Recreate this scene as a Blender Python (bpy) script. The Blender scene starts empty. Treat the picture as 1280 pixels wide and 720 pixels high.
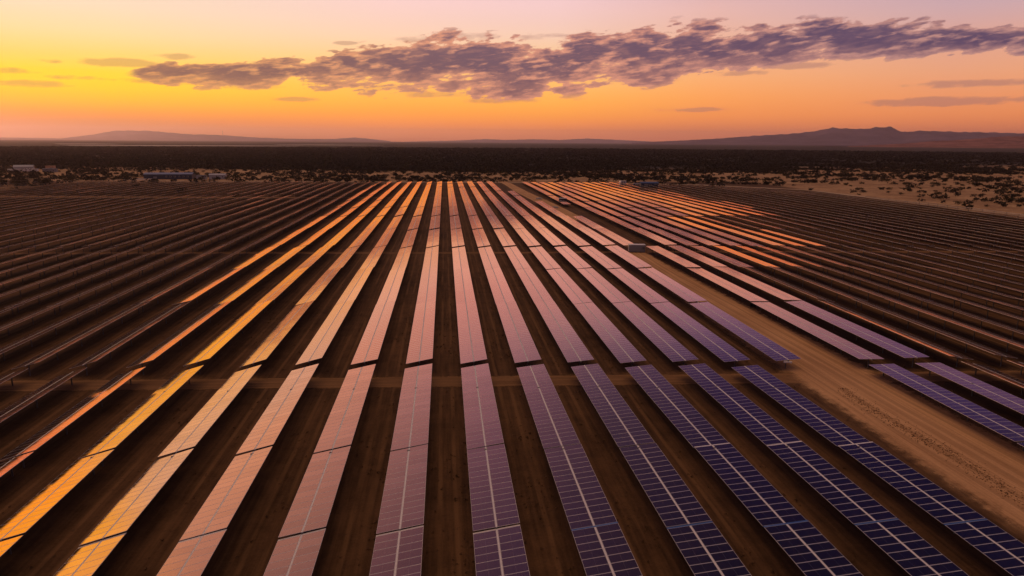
import bpy, bmesh, math, random
import numpy as np
R = math.radians
random.seed(7)
rng = np.random.default_rng(11)
S = bpy.context.scene
COL = S.collection

# ------------------------------------------------------------------ camera
CAM = np.array((0.0, 0.0, 37.5))
F_PX, TILT, YAW, ROLL = 853.0, R(12.08), R(5.62), R(0.36)
FWD = np.array((math.sin(YAW)*math.cos(TILT), math.cos(YAW)*math.cos(TILT), -math.sin(TILT)))
_right = np.array((math.cos(YAW), -math.sin(YAW), 0.0))
_up = np.cross(_right, FWD)
RGT = _right*math.cos(ROLL) + _up*math.sin(ROLL)
UPV = _up*math.cos(ROLL) - _right*math.sin(ROLL)
cd = bpy.data.cameras.new('camera')
cam = bpy.data.objects.new('camera', cd); COL.objects.link(cam)
from mathutils import Matrix, Vector
cam.matrix_world = Matrix((
    (RGT[0], UPV[0], -FWD[0], CAM[0]),
    (RGT[1], UPV[1], -FWD[1], CAM[1]),
    (RGT[2], UPV[2], -FWD[2], CAM[2]),
    (0, 0, 0, 1)))
cd.sensor_width = 36.0; cd.lens = 36.0*F_PX/1280.0
cd.clip_start = 0.5; cd.clip_end = 120000.0
S.camera = cam

def project(p):
    d = np.asarray(p, float) - CAM
    w = d @ FWD
    return 640 + F_PX*(d @ RGT)/w, 360 - F_PX*(d @ UPV)/w, w
def azel(px, py):                      # bearing from the row direction and elevation of a sight line, in degrees
    d = FWD + RGT*(px-640)/F_PX - UPV*(py-360)/F_PX
    d = d/np.linalg.norm(d)
    return math.degrees(math.atan2(d[0], d[1])), math.degrees(math.asin(d[2]))

# ------------------------------------------------------------------ render and exposure
S.view_settings.view_transform = 'Standard'
S.view_settings.look = 'None'
S.view_settings.exposure = 0.0
S.view_settings.gamma = 1.0
S.view_settings.use_curve_mapping = False
S.render.engine = 'CYCLES'
S.cycles.use_denoising = True
S.cycles.max_bounces = 6
S.cycles.diffuse_bounces = 3
S.cycles.glossy_bounces = 3
S.cycles.volume_bounces = 1
S.cycles.transparent_max_bounces = 8

# ------------------------------------------------------------------ node helpers
def lin(c):
    return tuple(((v/255)/12.92 if v/255 <= 0.04045 else ((v/255+0.055)/1.055)**2.4) for v in c)
class NT:
    def __init__(s, tree):
        s.t = tree; s.n = tree.nodes; s.l = tree.links
    def new(s, kind, **kw):
        nd = s.n.new(kind)
        for k, v in kw.items(): setattr(nd, k, v)
        return nd
    def put(s, sock, v):
        if isinstance(v, bpy.types.NodeSocket): s.l.new(v, sock)
        elif v is not None:
            if hasattr(sock.default_value, '__len__') and not hasattr(v, '__len__'): v = (v,)*len(sock.default_value)
            if hasattr(sock.default_value, '__len__') and len(sock.default_value) == 4 and len(v) == 3: v = tuple(v)+(1.0,)
            sock.default_value = v
    def m(s, op, a, b=None, c=None, clamp=False):
        nd = s.new('ShaderNodeMath', operation=op); nd.use_clamp = clamp
        s.put(nd.inputs[0], a)
        if b is not None: s.put(nd.inputs[1], b)
        if c is not None: s.put(nd.inputs[2], c)
        return nd.outputs[0]
    def mr(s, v, a, b, c=0.0, d=1.0, smooth=True):
        nd = s.new('ShaderNodeMapRange', interpolation_type='SMOOTHSTEP' if smooth else 'LINEAR')
        s.put(nd.inputs[0], v)
        for i, x in zip((1, 2, 3, 4), (a, b, c, d)): s.put(nd.inputs[i], x)
        return nd.outputs[0]
    def mix(s, f, a, b, mode='MIX'):
        nd = s.new('ShaderNodeMix', data_type='RGBA', blend_type=mode)
        s.put(nd.inputs[0], f); s.put(nd.inputs[6], a); s.put(nd.inputs[7], b)
        return nd.outputs[2]
    def noise(s, vec, scale, detail=4.0, rough=0.55, dist=0.0):
        nd = s.new('ShaderNodeTexNoise')
        if vec is not None: s.l.new(vec, nd.inputs['Vector'])
        nd.inputs['Scale'].default_value = scale; nd.inputs['Detail'].default_value = detail
        nd.inputs['Roughness'].default_value = rough; nd.inputs['Distortion'].default_value = dist
        return nd.outputs['Fac']
    def comb(s, x, y, z=0.0):
        nd = s.new('ShaderNodeCombineXYZ')
        for i, v in enumerate((x, y, z)): s.put(nd.inputs[i], v)
        return nd.outputs[0]
    def sep(s, v):
        nd = s.new('ShaderNodeSeparateXYZ'); s.l.new(v, nd.inputs[0]); return nd.outputs
    def scale(s, v, xyz):
        nd = s.new('ShaderNodeVectorMath', operation='MULTIPLY'); s.l.new(v, nd.inputs[0]); nd.inputs[1].default_value = xyz
        return nd.outputs[0]
    def ramp(s, f, stops):
        nd = s.new('ShaderNodeValToRGB'); s.put(nd.inputs[0], f)
        el = nd.color_ramp.elements
        while len(el) < len(stops): el.new(0.5)
        for e, (p, c) in zip(el, stops):
            e.position = p; e.color = tuple(c)+(1.0,)
        return nd.outputs[0]
    def curve(s, f, pts):
        nd = s.new('ShaderNodeFloatCurve'); s.put(nd.inputs['Value'], f)
        c = nd.mapping.curves[0]
        while len(c.points) < len(pts): c.points.new(0.5, 0.5)
        for p, (x, y) in zip(c.points, sorted(pts)): p.location = (x, y); p.handle_type = 'AUTO_CLAMPED'
        nd.mapping.update()
        return nd.outputs[0]

# ------------------------------------------------------------------ sky: sunset world
W = bpy.data.worlds.new('World'); S.world = W; W.use_nodes = True
w = NT(W.node_tree); w.n.clear()
gen = w.new('ShaderNodeTexCoord').outputs['Generated']
vx, vy, vz = w.sep(gen)
EL = w.m('MULTIPLY', w.m('ARCSINE', vz), 57.29578)
AZ = w.m('MULTIPLY', w.m('ARCTAN2', vx, vy), 57.29578)
SPAN = 90.0
def profile(low, high):                # low: sRGB stops near the horizon, high: linear stops above
    f = w.m('DIVIDE', EL, SPAN, clamp=True)
    return w.ramp(f, [(e/SPAN, lin(c)) for e, c in low] + [(e/SPAN, c) for e, c in high])
ZEN_FILL = [(52, (0.12, 0.075, 0.06)), (64, (0.66, 0.40, 0.24)), (90, (0.74, 0.44, 0.27))]  # unseen overhead sky, brightened beyond real dusk as added fill light for the ground
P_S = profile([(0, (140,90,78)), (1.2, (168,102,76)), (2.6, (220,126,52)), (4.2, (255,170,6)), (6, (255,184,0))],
              [(8.5, (1.115, 0.660, 0.029)), (12.5, (1.033, 0.601, 0.207)), (19, (0.869, 0.497, 0.301)), (25, (0.575, 0.346, 0.321)), (30, (0.373, 0.227, 0.275)), (40, (0.146, 0.097, 0.146))] + ZEN_FILL)
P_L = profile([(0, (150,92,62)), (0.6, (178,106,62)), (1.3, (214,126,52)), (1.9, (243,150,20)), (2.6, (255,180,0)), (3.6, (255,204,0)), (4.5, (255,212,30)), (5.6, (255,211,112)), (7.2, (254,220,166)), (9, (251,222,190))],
              [(11, (0.910, 0.689, 0.517)), (13, (1.007, 0.615, 0.410)), (18, (0.768, 0.456, 0.375)), (24, (0.537, 0.341, 0.341)), (29, (0.310, 0.188, 0.261)), (36, (0.146, 0.097, 0.178))] + ZEN_FILL)
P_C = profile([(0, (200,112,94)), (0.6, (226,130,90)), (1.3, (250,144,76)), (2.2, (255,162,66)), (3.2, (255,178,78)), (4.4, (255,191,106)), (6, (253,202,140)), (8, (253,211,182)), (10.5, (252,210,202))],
              [(12.5, (0.845, 0.488, 0.488)), (16.5, (0.632, 0.388, 0.452)), (18.7, (0.507, 0.320, 0.435)), (21.3, (0.392, 0.244, 0.357)), (24, (0.281, 0.179, 0.307)), (29, (0.172, 0.114, 0.221)), (33, (0.113, 0.077, 0.186)), (42, (0.057, 0.041, 0.113))] + ZEN_FILL)
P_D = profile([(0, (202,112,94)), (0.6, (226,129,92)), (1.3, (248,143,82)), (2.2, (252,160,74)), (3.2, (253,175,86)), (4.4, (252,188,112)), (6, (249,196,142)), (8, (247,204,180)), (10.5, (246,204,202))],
              [(14.5, (0.697, 0.438, 0.505)), (17, (0.487, 0.342, 0.470)), (19.4, (0.269, 0.200, 0.343)), (21.5, (0.133, 0.100, 0.214)), (25, (0.086, 0.068, 0.153)), (32, (0.038, 0.031, 0.098)), (44, (0.024, 0.020, 0.053))] + ZEN_FILL)
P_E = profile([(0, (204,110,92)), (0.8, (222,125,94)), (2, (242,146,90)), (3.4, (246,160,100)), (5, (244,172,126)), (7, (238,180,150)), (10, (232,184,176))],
              [(12.5, (0.579, 0.374, 0.462)), (15, (0.398, 0.266, 0.446)), (17.5, (0.218, 0.164, 0.377)), (19.5, (0.096, 0.077, 0.264)), (21.3, (0.040, 0.033, 0.157)), (26, (0.018, 0.017, 0.101)), (32, (0.008, 0.009, 0.068)), (44, (0.008, 0.009, 0.040))] + ZEN_FILL)
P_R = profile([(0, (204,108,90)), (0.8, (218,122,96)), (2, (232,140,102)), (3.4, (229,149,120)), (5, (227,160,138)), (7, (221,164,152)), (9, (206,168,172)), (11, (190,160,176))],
              [(13.5, (0.250, 0.167, 0.279)), (16, (0.140, 0.104, 0.302)), (18.5, (0.057, 0.049, 0.211)), (21, (0.023, 0.024, 0.134)), (26, (0.009, 0.011, 0.080)), (31, (0.004, 0.007, 0.063)), (44, (0.006, 0.007, 0.038))] + ZEN_FILL)
P_B = profile([(0, (120,84,84)), (4, (132,94,98)), (10, (120,92,106)), (20, (84,74,100)), (40, (56,54,86))], ZEN_FILL)
sky = w.mix(w.mr(AZ, -24, -4, smooth=False), P_L, P_C)
sky = w.mix(w.mr(AZ, -4, 9, smooth=False), sky, P_D)
sky = w.mix(w.mr(AZ, 9, 21, smooth=False), sky, P_E)
sky = w.mix(w.mr(AZ, 21, 37, smooth=False), sky, P_R)
sky = w.mix(w.mr(AZ, -32, -38), sky, P_S)
sky = w.mix(w.mr(AZ, -43, -60), sky, P_B)
sky = w.mix(w.mr(AZ, 40.5, 57), sky, P_B)
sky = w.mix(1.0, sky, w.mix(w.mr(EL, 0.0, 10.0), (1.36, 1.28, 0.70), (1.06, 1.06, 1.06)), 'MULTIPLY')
sky = w.mix(w.m('MULTIPLY', w.mr(AZ, -32, -40), w.mr(EL, 2.5, 5.0)), sky, w.mix(1.0, sky, (1.35, 1.3, 1.2), 'MULTIPLY'))
# clouds, set by bearing and elevation
A0, A1, EMAX = -40.0, 60.0, 14.0
bank = [(140,93,0.3),(172,93,6),(230,93,15),(300,93,16),(400,90,20),(480,86,29),(560,80,36),(640,86,38),(700,82,33),(770,74,36),(850,66,33),(920,59,29),(980,52,25),(1060,48,22),(1140,49,23),(1200,50,20),(1280,51,16),(1360,52,14)]
cen, hwd = [], []
for px, py, hh in bank:
    a, e = azel(px, py); _, e2 = azel(px, py-hh)
    t = (a-A0)/(A1-A0)
    cen.append((t, e/EMAX)); hwd.append((t, (e2-e)/EMAX))
tz = w.m('DIVIDE', w.m('SUBTRACT', AZ, A0), A1-A0, clamp=True)
c_el = w.m('MULTIPLY', w.curve(tz, [(0, cen[0][1])]+cen+[(1, cen[-1][1])]), EMAX)
c_hw = w.m('MULTIPLY', w.curve(tz, [(0, 0.0002)]+hwd+[(1, 0.01)]), EMAX)
rel = w.m('DIVIDE', w.m('SUBTRACT', EL, c_el), c_hw)
body = w.m('SUBTRACT', 1.0, w.m('MULTIPLY', rel, rel))
shear = w.m('SUBTRACT', EL, w.m('MULTIPLY', AZ, 0.10))
cv = w.comb(w.m('MULTIPLY', AZ, 0.34), w.m('MULTIPLY', shear, 0.80), 3.7)
n1 = w.noise(cv, 0.95, 9.0, 0.58, 0.15)
n2 = w.noise(w.comb(w.m('MULTIPLY', AZ, 0.33), w.m('MULTIPLY', shear, 1.6), 9.1), 2.0, 6.0, 0.55, 0.2)
nn = w.m('ADD', w.m('MULTIPLY', n1, 0.72), w.m('MULTIPLY', n2, 0.28))
inband = w.mr(w.m('ABSOLUTE', w.m('SUBTRACT', AZ, 8.0)), 40.0, 46.0, 1.0, 0.0)
dens = w.m('ADD', w.m('ADD', 0.10, w.m('MULTIPLY', w.m('MAXIMUM', body, -2.0), 0.40)), w.m('MULTIPLY', w.m('SUBTRACT', nn, 0.5), 2.9))
main = w.m('MULTIPLY', w.m('MULTIPLY', w.mr(dens, 0.03, 0.15), w.mr(body, -1.3, -0.1)), w.mr(c_hw, 0.08, 0.35))
wisps = [(150,78,46,5),(222,71,26,4),(25,104,50,4),(60,76,16,3),(12,88,26,4),(160,100,40,4),(310,107,60,5),(1215,104,74,4.5),(1180,127,130,5),(860,137,60,3),(690,45,30,4),(480,66,18,3),(430,54,16,2.5),(370,124,30,3),(1000,82,40,4),(920,92,40,4),(800,100,60,5),(520,50,34,6),(590,46,46,7),(665,47,26,4),(735,44,22,4),(630,126,60,5),(540,118,50,5),(480,108,60,6),(250,104,60,4),(120,98,46,3)]
ws = None
for px, py, hx, hy in wisps:
    a, e = azel(px, py); da = hx/14.0; de = hy/14.5
    q = w.m('ADD', w.m('POWER', w.m('DIVIDE', w.m('ABSOLUTE', w.m('SUBTRACT', AZ, a)), da), 2.0), w.m('POWER', w.m('DIVIDE', w.m('ABSOLUTE', w.m('SUBTRACT', EL, e)), de), 2.0))
    v = w.m('SUBTRACT', 1.0, q)
    ws = v if ws is None else w.m('MAXIMUM', ws, v)
wd = w.m('ADD', w.m('MULTIPLY', w.m('MAXIMUM', ws, -3.0), 0.42), w.m('MULTIPLY', w.m('SUBTRACT', nn, 0.5), 1.9))
wisp = w.m('MULTIPLY', w.mr(wd, 0.06, 0.42), w.mr(ws, -1.2, 0.2))
cl = w.m('MULTIPLY', w.m('MAXIMUM', main, w.m('MULTIPLY', wisp, 0.9)), inband)
core = w.mix(w.mr(AZ, -26, 8), lin((116,80,84)), lin((88,66,96)))
core = w.mix(w.mr(AZ, 6, 34), core, lin((70,58,96)))
edge = w.mix(w.mr(AZ, -26, 10), lin((232,160,96)), lin((226,150,126)))
edge = w.mix(w.mr(AZ, 8, 36), edge, lin((196,142,134)))
thick = w.mr(w.m('ADD', dens, w.m('MULTIPLY', w.m('SUBTRACT', n2, 0.5), 0.8)), 0.05, 0.55)
ccol = w.mix(thick, edge, core)
ccol = w.mix(w.m('MULTIPLY', w.mr(n2, 0.48, 0.75), 0.25), ccol, edge)
ccol = w.mix(w.m('MULTIPLY', w.mr(w.m('ADD', rel, w.m('MULTIPLY', w.m('SUBTRACT', n1, 0.5), 2.5)), 0.0, -1.1), 0.5), ccol, edge)
ccol = w.mix(w.m('MULTIPLY', w.m('SUBTRACT', 1.0, main, clamp=True), 0.75), ccol, w.mix(0.4, sky, core))
sky = w.mix(w.m('MULTIPLY', cl, 0.94), sky, ccol)
nishita = w.new('ShaderNodeTexSky', sky_type='NISHITA'); nishita.sun_disc = False
SUN_EL, SUN_AZ = R(0.6), R(-48.0)
nishita.sun_elevation = SUN_EL; nishita.sun_rotation = SUN_AZ
bg1 = w.new('ShaderNodeBackground'); w.l.new(sky, bg1.inputs[0]); bg1.inputs[1].default_value = 1.0
bg2 = w.new('ShaderNodeBackground'); w.l.new(nishita.outputs[0], bg2.inputs[0]); bg2.inputs[1].default_value = 0.004
ad = w.new('ShaderNodeAddShader'); w.l.new(bg1.outputs[0], ad.inputs[0]); w.l.new(bg2.outputs[0], ad.inputs[1])
wo = w.new('ShaderNodeOutputWorld'); w.l.new(ad.outputs[0], wo.inputs[0])

# ------------------------------------------------------------------ sun: last warm light from the left of the frame
sd = bpy.data.lights.new('sun', 'SUN'); sd.energy = 3.2; sd.angle = R(1.5); sd.color = (1.0, 0.46, 0.27)
sun = bpy.data.objects.new('sun', sd); COL.objects.link(sun)
sdir = Vector((math.sin(SUN_AZ)*math.cos(SUN_EL), math.cos(SUN_AZ)*math.cos(SUN_EL), math.sin(SUN_EL)))
sun.rotation_euler = sdir.to_track_quat('Z', 'Y').to_euler(); sun.location = (-60, 80, 60)

# ------------------------------------------------------------------ materials
MATS = {}
def material(name):
    mt = bpy.data.materials.new(name); mt.use_nodes = True
    t = NT(mt.node_tree); b = mt.node_tree.nodes['Principled BSDF']
    MATS[name] = mt
    return mt, t, b
def pos(t): return t.new('ShaderNodeNewGeometry').outputs['Position']
def simple(name, c, rough=0.7, metal=0.0, var=0.25, scale=3.0):
    mt, t, b = material(name)
    o = t.new('ShaderNodeTexCoord').outputs['Object']
    n = t.noise(o, scale, 5.0)
    t.put(b.inputs['Base Color'], t.mix(n, tuple(v*(1-var) for v in c), tuple(min(1, v*(1+var)) for v in c)))
    b.inputs['Roughness'].default_value = rough; b.inputs['Metallic'].default_value = metal
    return mt

SOIL_A, SOIL_B, SOIL_C = (0.045, 0.023, 0.010), (0.168, 0.088, 0.040), (0.400, 0.210, 0.105)
def soil_color(t, P, lanes=True):
    n_big = t.noise(P, 0.03, 5.0, 0.6)
    n_mid = t.noise(P, 0.35, 6.0, 0.65)
    n_fine = t.noise(P, 3.2, 5.0, 0.7)
    streak = t.noise(t.scale(P, (1.0, 0.035, 1.0)), 1.5, 4.0, 0.6)
    f = t.m('ADD', t.m('MULTIPLY', n_big, 0.35), t.m('ADD', t.m('MULTIPLY', n_mid, 0.25), t.m('ADD', t.m('MULTIPLY', n_fine, 0.18), t.m('MULTIPLY', streak, 0.42))))
    return f, n_big, n_mid, n_fine, streak
# ground
mt, t, b = material('ground_soil')
P = pos(t); px_, py_, pz_ = t.sep(P)
f, nb, nm, nf, st = soil_color(t, P)
c = t.mix(t.mr(f, 0.42, 0.78), SOIL_A, SOIL_B)
# wheel ruts down the middle of each lane
def ruts(x0, pitch):
    fr = t.m('FRACT', t.m('DIVIDE', t.m('SUBTRACT', px_, x0), pitch))
    wv = t.m('MULTIPLY', t.m('SUBTRACT', t.noise(t.scale(P, (0.15, 0.02, 1)), 1.0, 3.0), 0.5), 0.10)
    d = t.m('ABSOLUTE', t.m('SUBTRACT', t.m('ABSOLUTE', t.m('SUBTRACT', t.m('ADD', fr, wv), 0.5)), 0.095))
    return t.mr(d, 0.012, 0.042, 1.0, 0.0)
rt = t.mix(t.m('GREATER_THAN', px_, 62.0), ruts(-4.6, 8.95), ruts(71.7, 7.85))
rv = t.m('MULTIPLY', t.mr(t.noise(t.scale(P, (0.3, 0.05, 1)), 1.0, 4.0), 0.38, 0.58), 0.55)
c = t.mix(t.m('MULTIPLY', rt, rv), c, (0.23, 0.125, 0.058))
# scrub litter and dark stones between the rows
c = t.mix(t.m('MULTIPLY', t.mr(t.noise(P, 1.1, 3.0, 0.7), 0.60, 0.70), 0.75), c, (0.085, 0.045, 0.024))
# sandy land around the field, dark bush land farther out
xf = t.m('ABSOLUTE', t.m('SUBTRACT', px_, 50.0))
front = t.m('SUBTRACT', py_, t.m('ADD', 850.0, t.m('MULTIPLY', xf, 0.30)))
wob = t.m('MULTIPLY', t.m('SUBTRACT', t.noise(P, 0.012, 4.0), 0.5), 260.0)
sand = t.mix(t.mr(t.m('ADD', t.m('MULTIPLY', nm, 0.5), t.m('MULTIPLY', nb, 0.5)), 0.35, 0.68), (0.26, 0.145, 0.072), (0.60, 0.39, 0.21))
out_r = t.mr(t.m('SUBTRACT', px_, t.m('ADD', 300.0, t.m('MULTIPLY', wob, 0.08))), -6.0, 8.0)
out_b = t.mr(t.m('SUBTRACT', py_, 652.0), -6.0, 20.0)
out_l = t.mr(px_, -318.0, -334.0)
outm = t.m('MAXIMUM', out_r, t.m('MAXIMUM', out_b, out_l))
c = t.mix(outm, c, sand)
vegn = t.noise(P, 0.02, 7.0, 0.65)
veg = t.m('MULTIPLY', t.mr(t.m('ADD', front, wob), -60.0, 120.0), t.mr(vegn, 0.30, 0.42))
c = t.mix(veg, c, t.mix(t.noise(P, 0.09, 4.0), (0.028, 0.024, 0.017), (0.060, 0.046, 0.032)))
t.put(b.inputs['Base Color'], c); b.inputs['Roughness'].default_value = 0.95
b.inputs['Specular IOR Level'].default_value = 0.15
bp = t.new('ShaderNodeBump'); bp.inputs['Strength'].default_value = 0.6; bp.inputs['Distance'].default_value = 0.12
t.l.new(t.noise(P, 2.0, 6.0, 0.7), bp.inputs['Height']); t.l.new(bp.outputs[0], b.inputs['Normal'])
# dirt tracks: worn pale soil with feathered sides (UV.x runs across the track)
def track(name, vec, ca, cb, alpha_noise=2.2):
    mt, t, b = material(name)
    P = pos(t)
    uv = t.new('ShaderNodeTexCoord').outputs['UV']; u, v, _ = t.sep(uv)
    st = t.noise(t.scale(P, vec), 1.0, 5.0, 0.62)
    fine = t.noise(P, 2.5, 5.0, 0.7)
    big = t.noise(P, 0.05, 3.0)
    f = t.m('ADD', t.m('MULTIPLY', st, 0.6), t.m('ADD', t.m('MULTIPLY', fine, 0.2), t.m('MULTIPLY', big, 0.25)))
    t.put(b.inputs['Base Color'], t.mix(t.mr(f, 0.36, 0.68), ca, cb))
    b.inputs['Roughness'].default_value = 0.95; b.inputs['Specular IOR Level'].default_value = 0.12
    col = b.inputs['Base Color'].links[0].from_socket
    uw = t.m('ADD', u, t.m('MULTIPLY', t.m('SUBTRACT', t.noise(t.scale(P, tuple(q*0.35 for q in vec)), 1.0, 2.0), 0.5), 0.10))
    lanes = None
    for q in (0.27, 0.36, 0.52, 0.61, 0.74):
        e = t.mr(t.m('ABSOLUTE', t.m('SUBTRACT', uw, q)), 0.008, 0.030, 1.0, 0.0)
        lanes = e if lanes is None else t.m('MAXIMUM', lanes, e)
    col = t.mix(t.m('MULTIPLY', lanes, t.mr(st, 0.35, 0.65, 0.1, 0.55)), col, tuple(q*0.62 for q in ca))
    t.put(b.inputs['Base Color'], col)
    edge = t.m('SUBTRACT', 1.0, t.m('MULTIPLY', t.m('ABSOLUTE', t.m('SUBTRACT', u, 0.5)), 2.0))
    al = t.mr(t.m('ADD', edge, t.m('MULTIPLY', t.m('SUBTRACT', t.noise(P, 0.5, 5.0, 0.7), 0.5), 0.5)), 0.03, 0.34)
    t.put(b.inputs['Alpha'], al)
    bp = t.new('ShaderNodeBump'); bp.inputs['Strength'].default_value = 0.5; bp.inputs['Distance'].default_value = 0.1
    t.l.new(f, bp.inputs['Height']); t.l.new(bp.outputs[0], b.inputs['Normal'])
    return mt
M_ROAD = track('dirt_road_soil', (1.6, 0.03, 1.0), (0.42, 0.225, 0.105), (0.74, 0.44, 0.225))
M_CROSS = track('cross_track_soil', (0.04, 1.6, 1.0), (0.17, 0.09, 0.042), (0.34, 0.19, 0.09))
M_SALT = track('salt_pan_crust', (0.01, 0.01, 1.0), (0.42, 0.38, 0.36), (0.60, 0.54, 0.50))
M_CLEAR = track('clearing_sand', (0.05, 0.05, 1.0), (0.40, 0.28, 0.18), (0.55, 0.40, 0.27))

# photovoltaic glass: cells, busbar grid and aluminium frame from the module's own UV
GLASS_IOR = 1.95
mt, t, b = material('solar_glass')
uv = t.new('ShaderNodeTexCoord').outputs['UV']; u, v, _ = t.sep(uv)     # metres inside one module
def near_grid(x, pitch, wd):
    fr = t.m('FRACT', t.m('DIVIDE', x, pitch))
    d = t.m('SUBTRACT', 0.5, t.m('ABSOLUTE', t.m('SUBTRACT', fr, 0.5)))
    return t.m('LESS_THAN', t.m('MULTIPLY', d, pitch), wd)
gl = t.m('MAXIMUM', near_grid(u, 0.214, 0.010), near_grid(v, 0.187, 0.005))
mid = t.m('LESS_THAN', t.m('ABSOLUTE', t.m('SUBTRACT', u, 1.07)), 0.012)
fu = t.m('MINIMUM', u, t.m('SUBTRACT', 2.14, u)); fv = t.m('MINIMUM', v, t.m('SUBTRACT', 1.122, v))
frame = t.m('LESS_THAN', t.m('MINIMUM', fu, fv), 0.034)
P = pos(t)
oi = t.new('ShaderNodeObjectInfo').outputs['Random']
dust = t.noise(P, 0.9, 6.0, 0.65)
cell = t.mix(t.noise(P, 0.6, 3.0), (0.002, 0.004, 0.013), (0.004, 0.006, 0.018))
cc = t.mix(t.m('MULTIPLY', gl, 0.50), cell, (0.085, 0.082, 0.11))
cc = t.mix(t.m('MULTIPLY', mid, 0.35), cc, (0.30, 0.30, 0.33))
cc = t.mix(t.m('MULTIPLY', t.mr(dust, 0.45, 0.8), 0.012), cc, (0.40, 0.27, 0.18))
cc = t.mix(frame, cc, (0.60, 0.58, 0.59))
mt.node_tree.nodes.remove(b)
dif = t.new('ShaderNodeBsdfDiffuse'); t.put(dif.inputs['Color'], cc)
glo = t.new('ShaderNodeBsdfGlossy'); glo.inputs['Color'].default_value = (1.0, 0.62, 0.47, 1)      # warm anti-reflection coating
t.put(glo.inputs['Roughness'], t.mr(dust, 0.3, 0.8, 0.05, 0.11))
gn = t.new('ShaderNodeNewGeometry')
vd = t.new('ShaderNodeVectorMath', operation='DOT_PRODUCT'); t.l.new(gn.outputs['Incoming'], vd.inputs[0]); t.l.new(gn.outputs['Normal'], vd.inputs[1])
cosi = t.m('ABSOLUTE', vd.outputs['Value'])
fres = t.m('ADD', 0.04, t.m('MULTIPLY', 0.96, t.m('POWER', t.m('SUBTRACT', 1.0, cosi, clamp=True), 1.45)))
fres = t.m('MULTIPLY', fres, t.m('ADD', 0.93, t.m('MULTIPLY', oi, 0.12)))
fres = t.m('MULTIPLY', fres, t.m('SUBTRACT', 1.0, t.m('MULTIPLY', frame, 0.65)))
mx = t.new('ShaderNodeMixShader'); t.l.new(fres, mx.inputs[0]); t.l.new(dif.outputs[0], mx.inputs[1]); t.l.new(glo.outputs[0], mx.inputs[2])
t.l.new(mx.outputs[0], mt.node_tree.nodes['Material Output'].inputs['Surface'])
M_GLASS = mt
M_BACK = simple('module_backsheet', (0.24, 0.21, 0.22), 0.5)
M_BLUECOVER = simple('blue_joint_cover', (0.03, 0.12, 0.38), 0.4)
M_STEEL = simple('galvanised_steel', (0.15, 0.148, 0.15), 0.55, 0.25)
M_RAIL = simple('pale_aluminium_rail', (0.80, 0.77, 0.77), 0.5, 0.1)
M_BLACKBOX = simple('black_plastic', (0.02, 0.02, 0.022), 0.5)
M_WHITE = simple('white_paint', (0.74, 0.74, 0.73), 0.45)
M_GREY = simple('grey_paint', (0.22, 0.23, 0.26), 0.5)
M_DARKGREY = simple('dark_grey_paint', (0.035, 0.035, 0.04), 0.5)
M_BLUE = simple('blue_cladding', (0.028, 0.045, 0.085), 0.5)
M_BLUEROOF = simple('blue_roof_sheet', (0.05, 0.10, 0.22), 0.4)
M_DARKBLUE = simple('dark_blue_paint', (0.02, 0.03, 0.09), 0.45)
M_ROOFGREY = simple('grey_roof_sheet', (0.38, 0.40, 0.44), 0.45)
M_TAN = simple('tan_render', (0.48, 0.30, 0.20), 0.8)
M_PANE = simple('dark_window_glass', (0.02, 0.022, 0.03), 0.1)
M_RUBBER = simple('black_rubber', (0.012, 0.012, 0.012), 0.8)
M_GRAVEL = simple('pale_gravel', (0.44, 0.38, 0.34), 0.9)
def leafmat(name, a, b_):
    mt, t, b = material(name)
    P = pos(t)
    t.put(b.inputs['Base Color'], t.mix(t.mr(t.noise(P, 0.35, 4.0, 0.6), 0.3, 0.7), a, b_)); b.inputs['Roughness'].default_value = 0.85
    b.inputs['Specular IOR Level'].default_value = 0.15
    return mt
M_LEAF = leafmat('scrub_leaves', (0.030, 0.028, 0.016), (0.075, 0.060, 0.034))
M_LEAFDARK = leafmat('woodland_leaves', (0.026, 0.024, 0.016), (0.070, 0.054, 0.036))
M_WEED = leafmat('dry_weeds', (0.09, 0.05, 0.025), (0.20, 0.115, 0.058))
M_BARK = simple('bark', (0.07, 0.05, 0.035), 0.9)
mt, t, b = material('mountain_rock')
P = pos(t)
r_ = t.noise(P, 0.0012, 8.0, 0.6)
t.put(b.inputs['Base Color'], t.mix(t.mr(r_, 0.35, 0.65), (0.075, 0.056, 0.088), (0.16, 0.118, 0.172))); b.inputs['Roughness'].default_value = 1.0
b.inputs['Specular IOR Level'].default_value = 0.0
M_ROCK = mt
mt, t, b = material('red_hill_rock')
P = pos(t)
t.put(b.inputs['Base Color'], t.mix(t.mr(t.noise(P, 0.004, 8.0, 0.6), 0.35, 0.65), (0.17, 0.075, 0.065), (0.36, 0.17, 0.14))); b.inputs['Roughness'].default_value = 1.0
b.inputs['Specular IOR Level'].default_value = 0.0
M_REDROCK = mt

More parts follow.
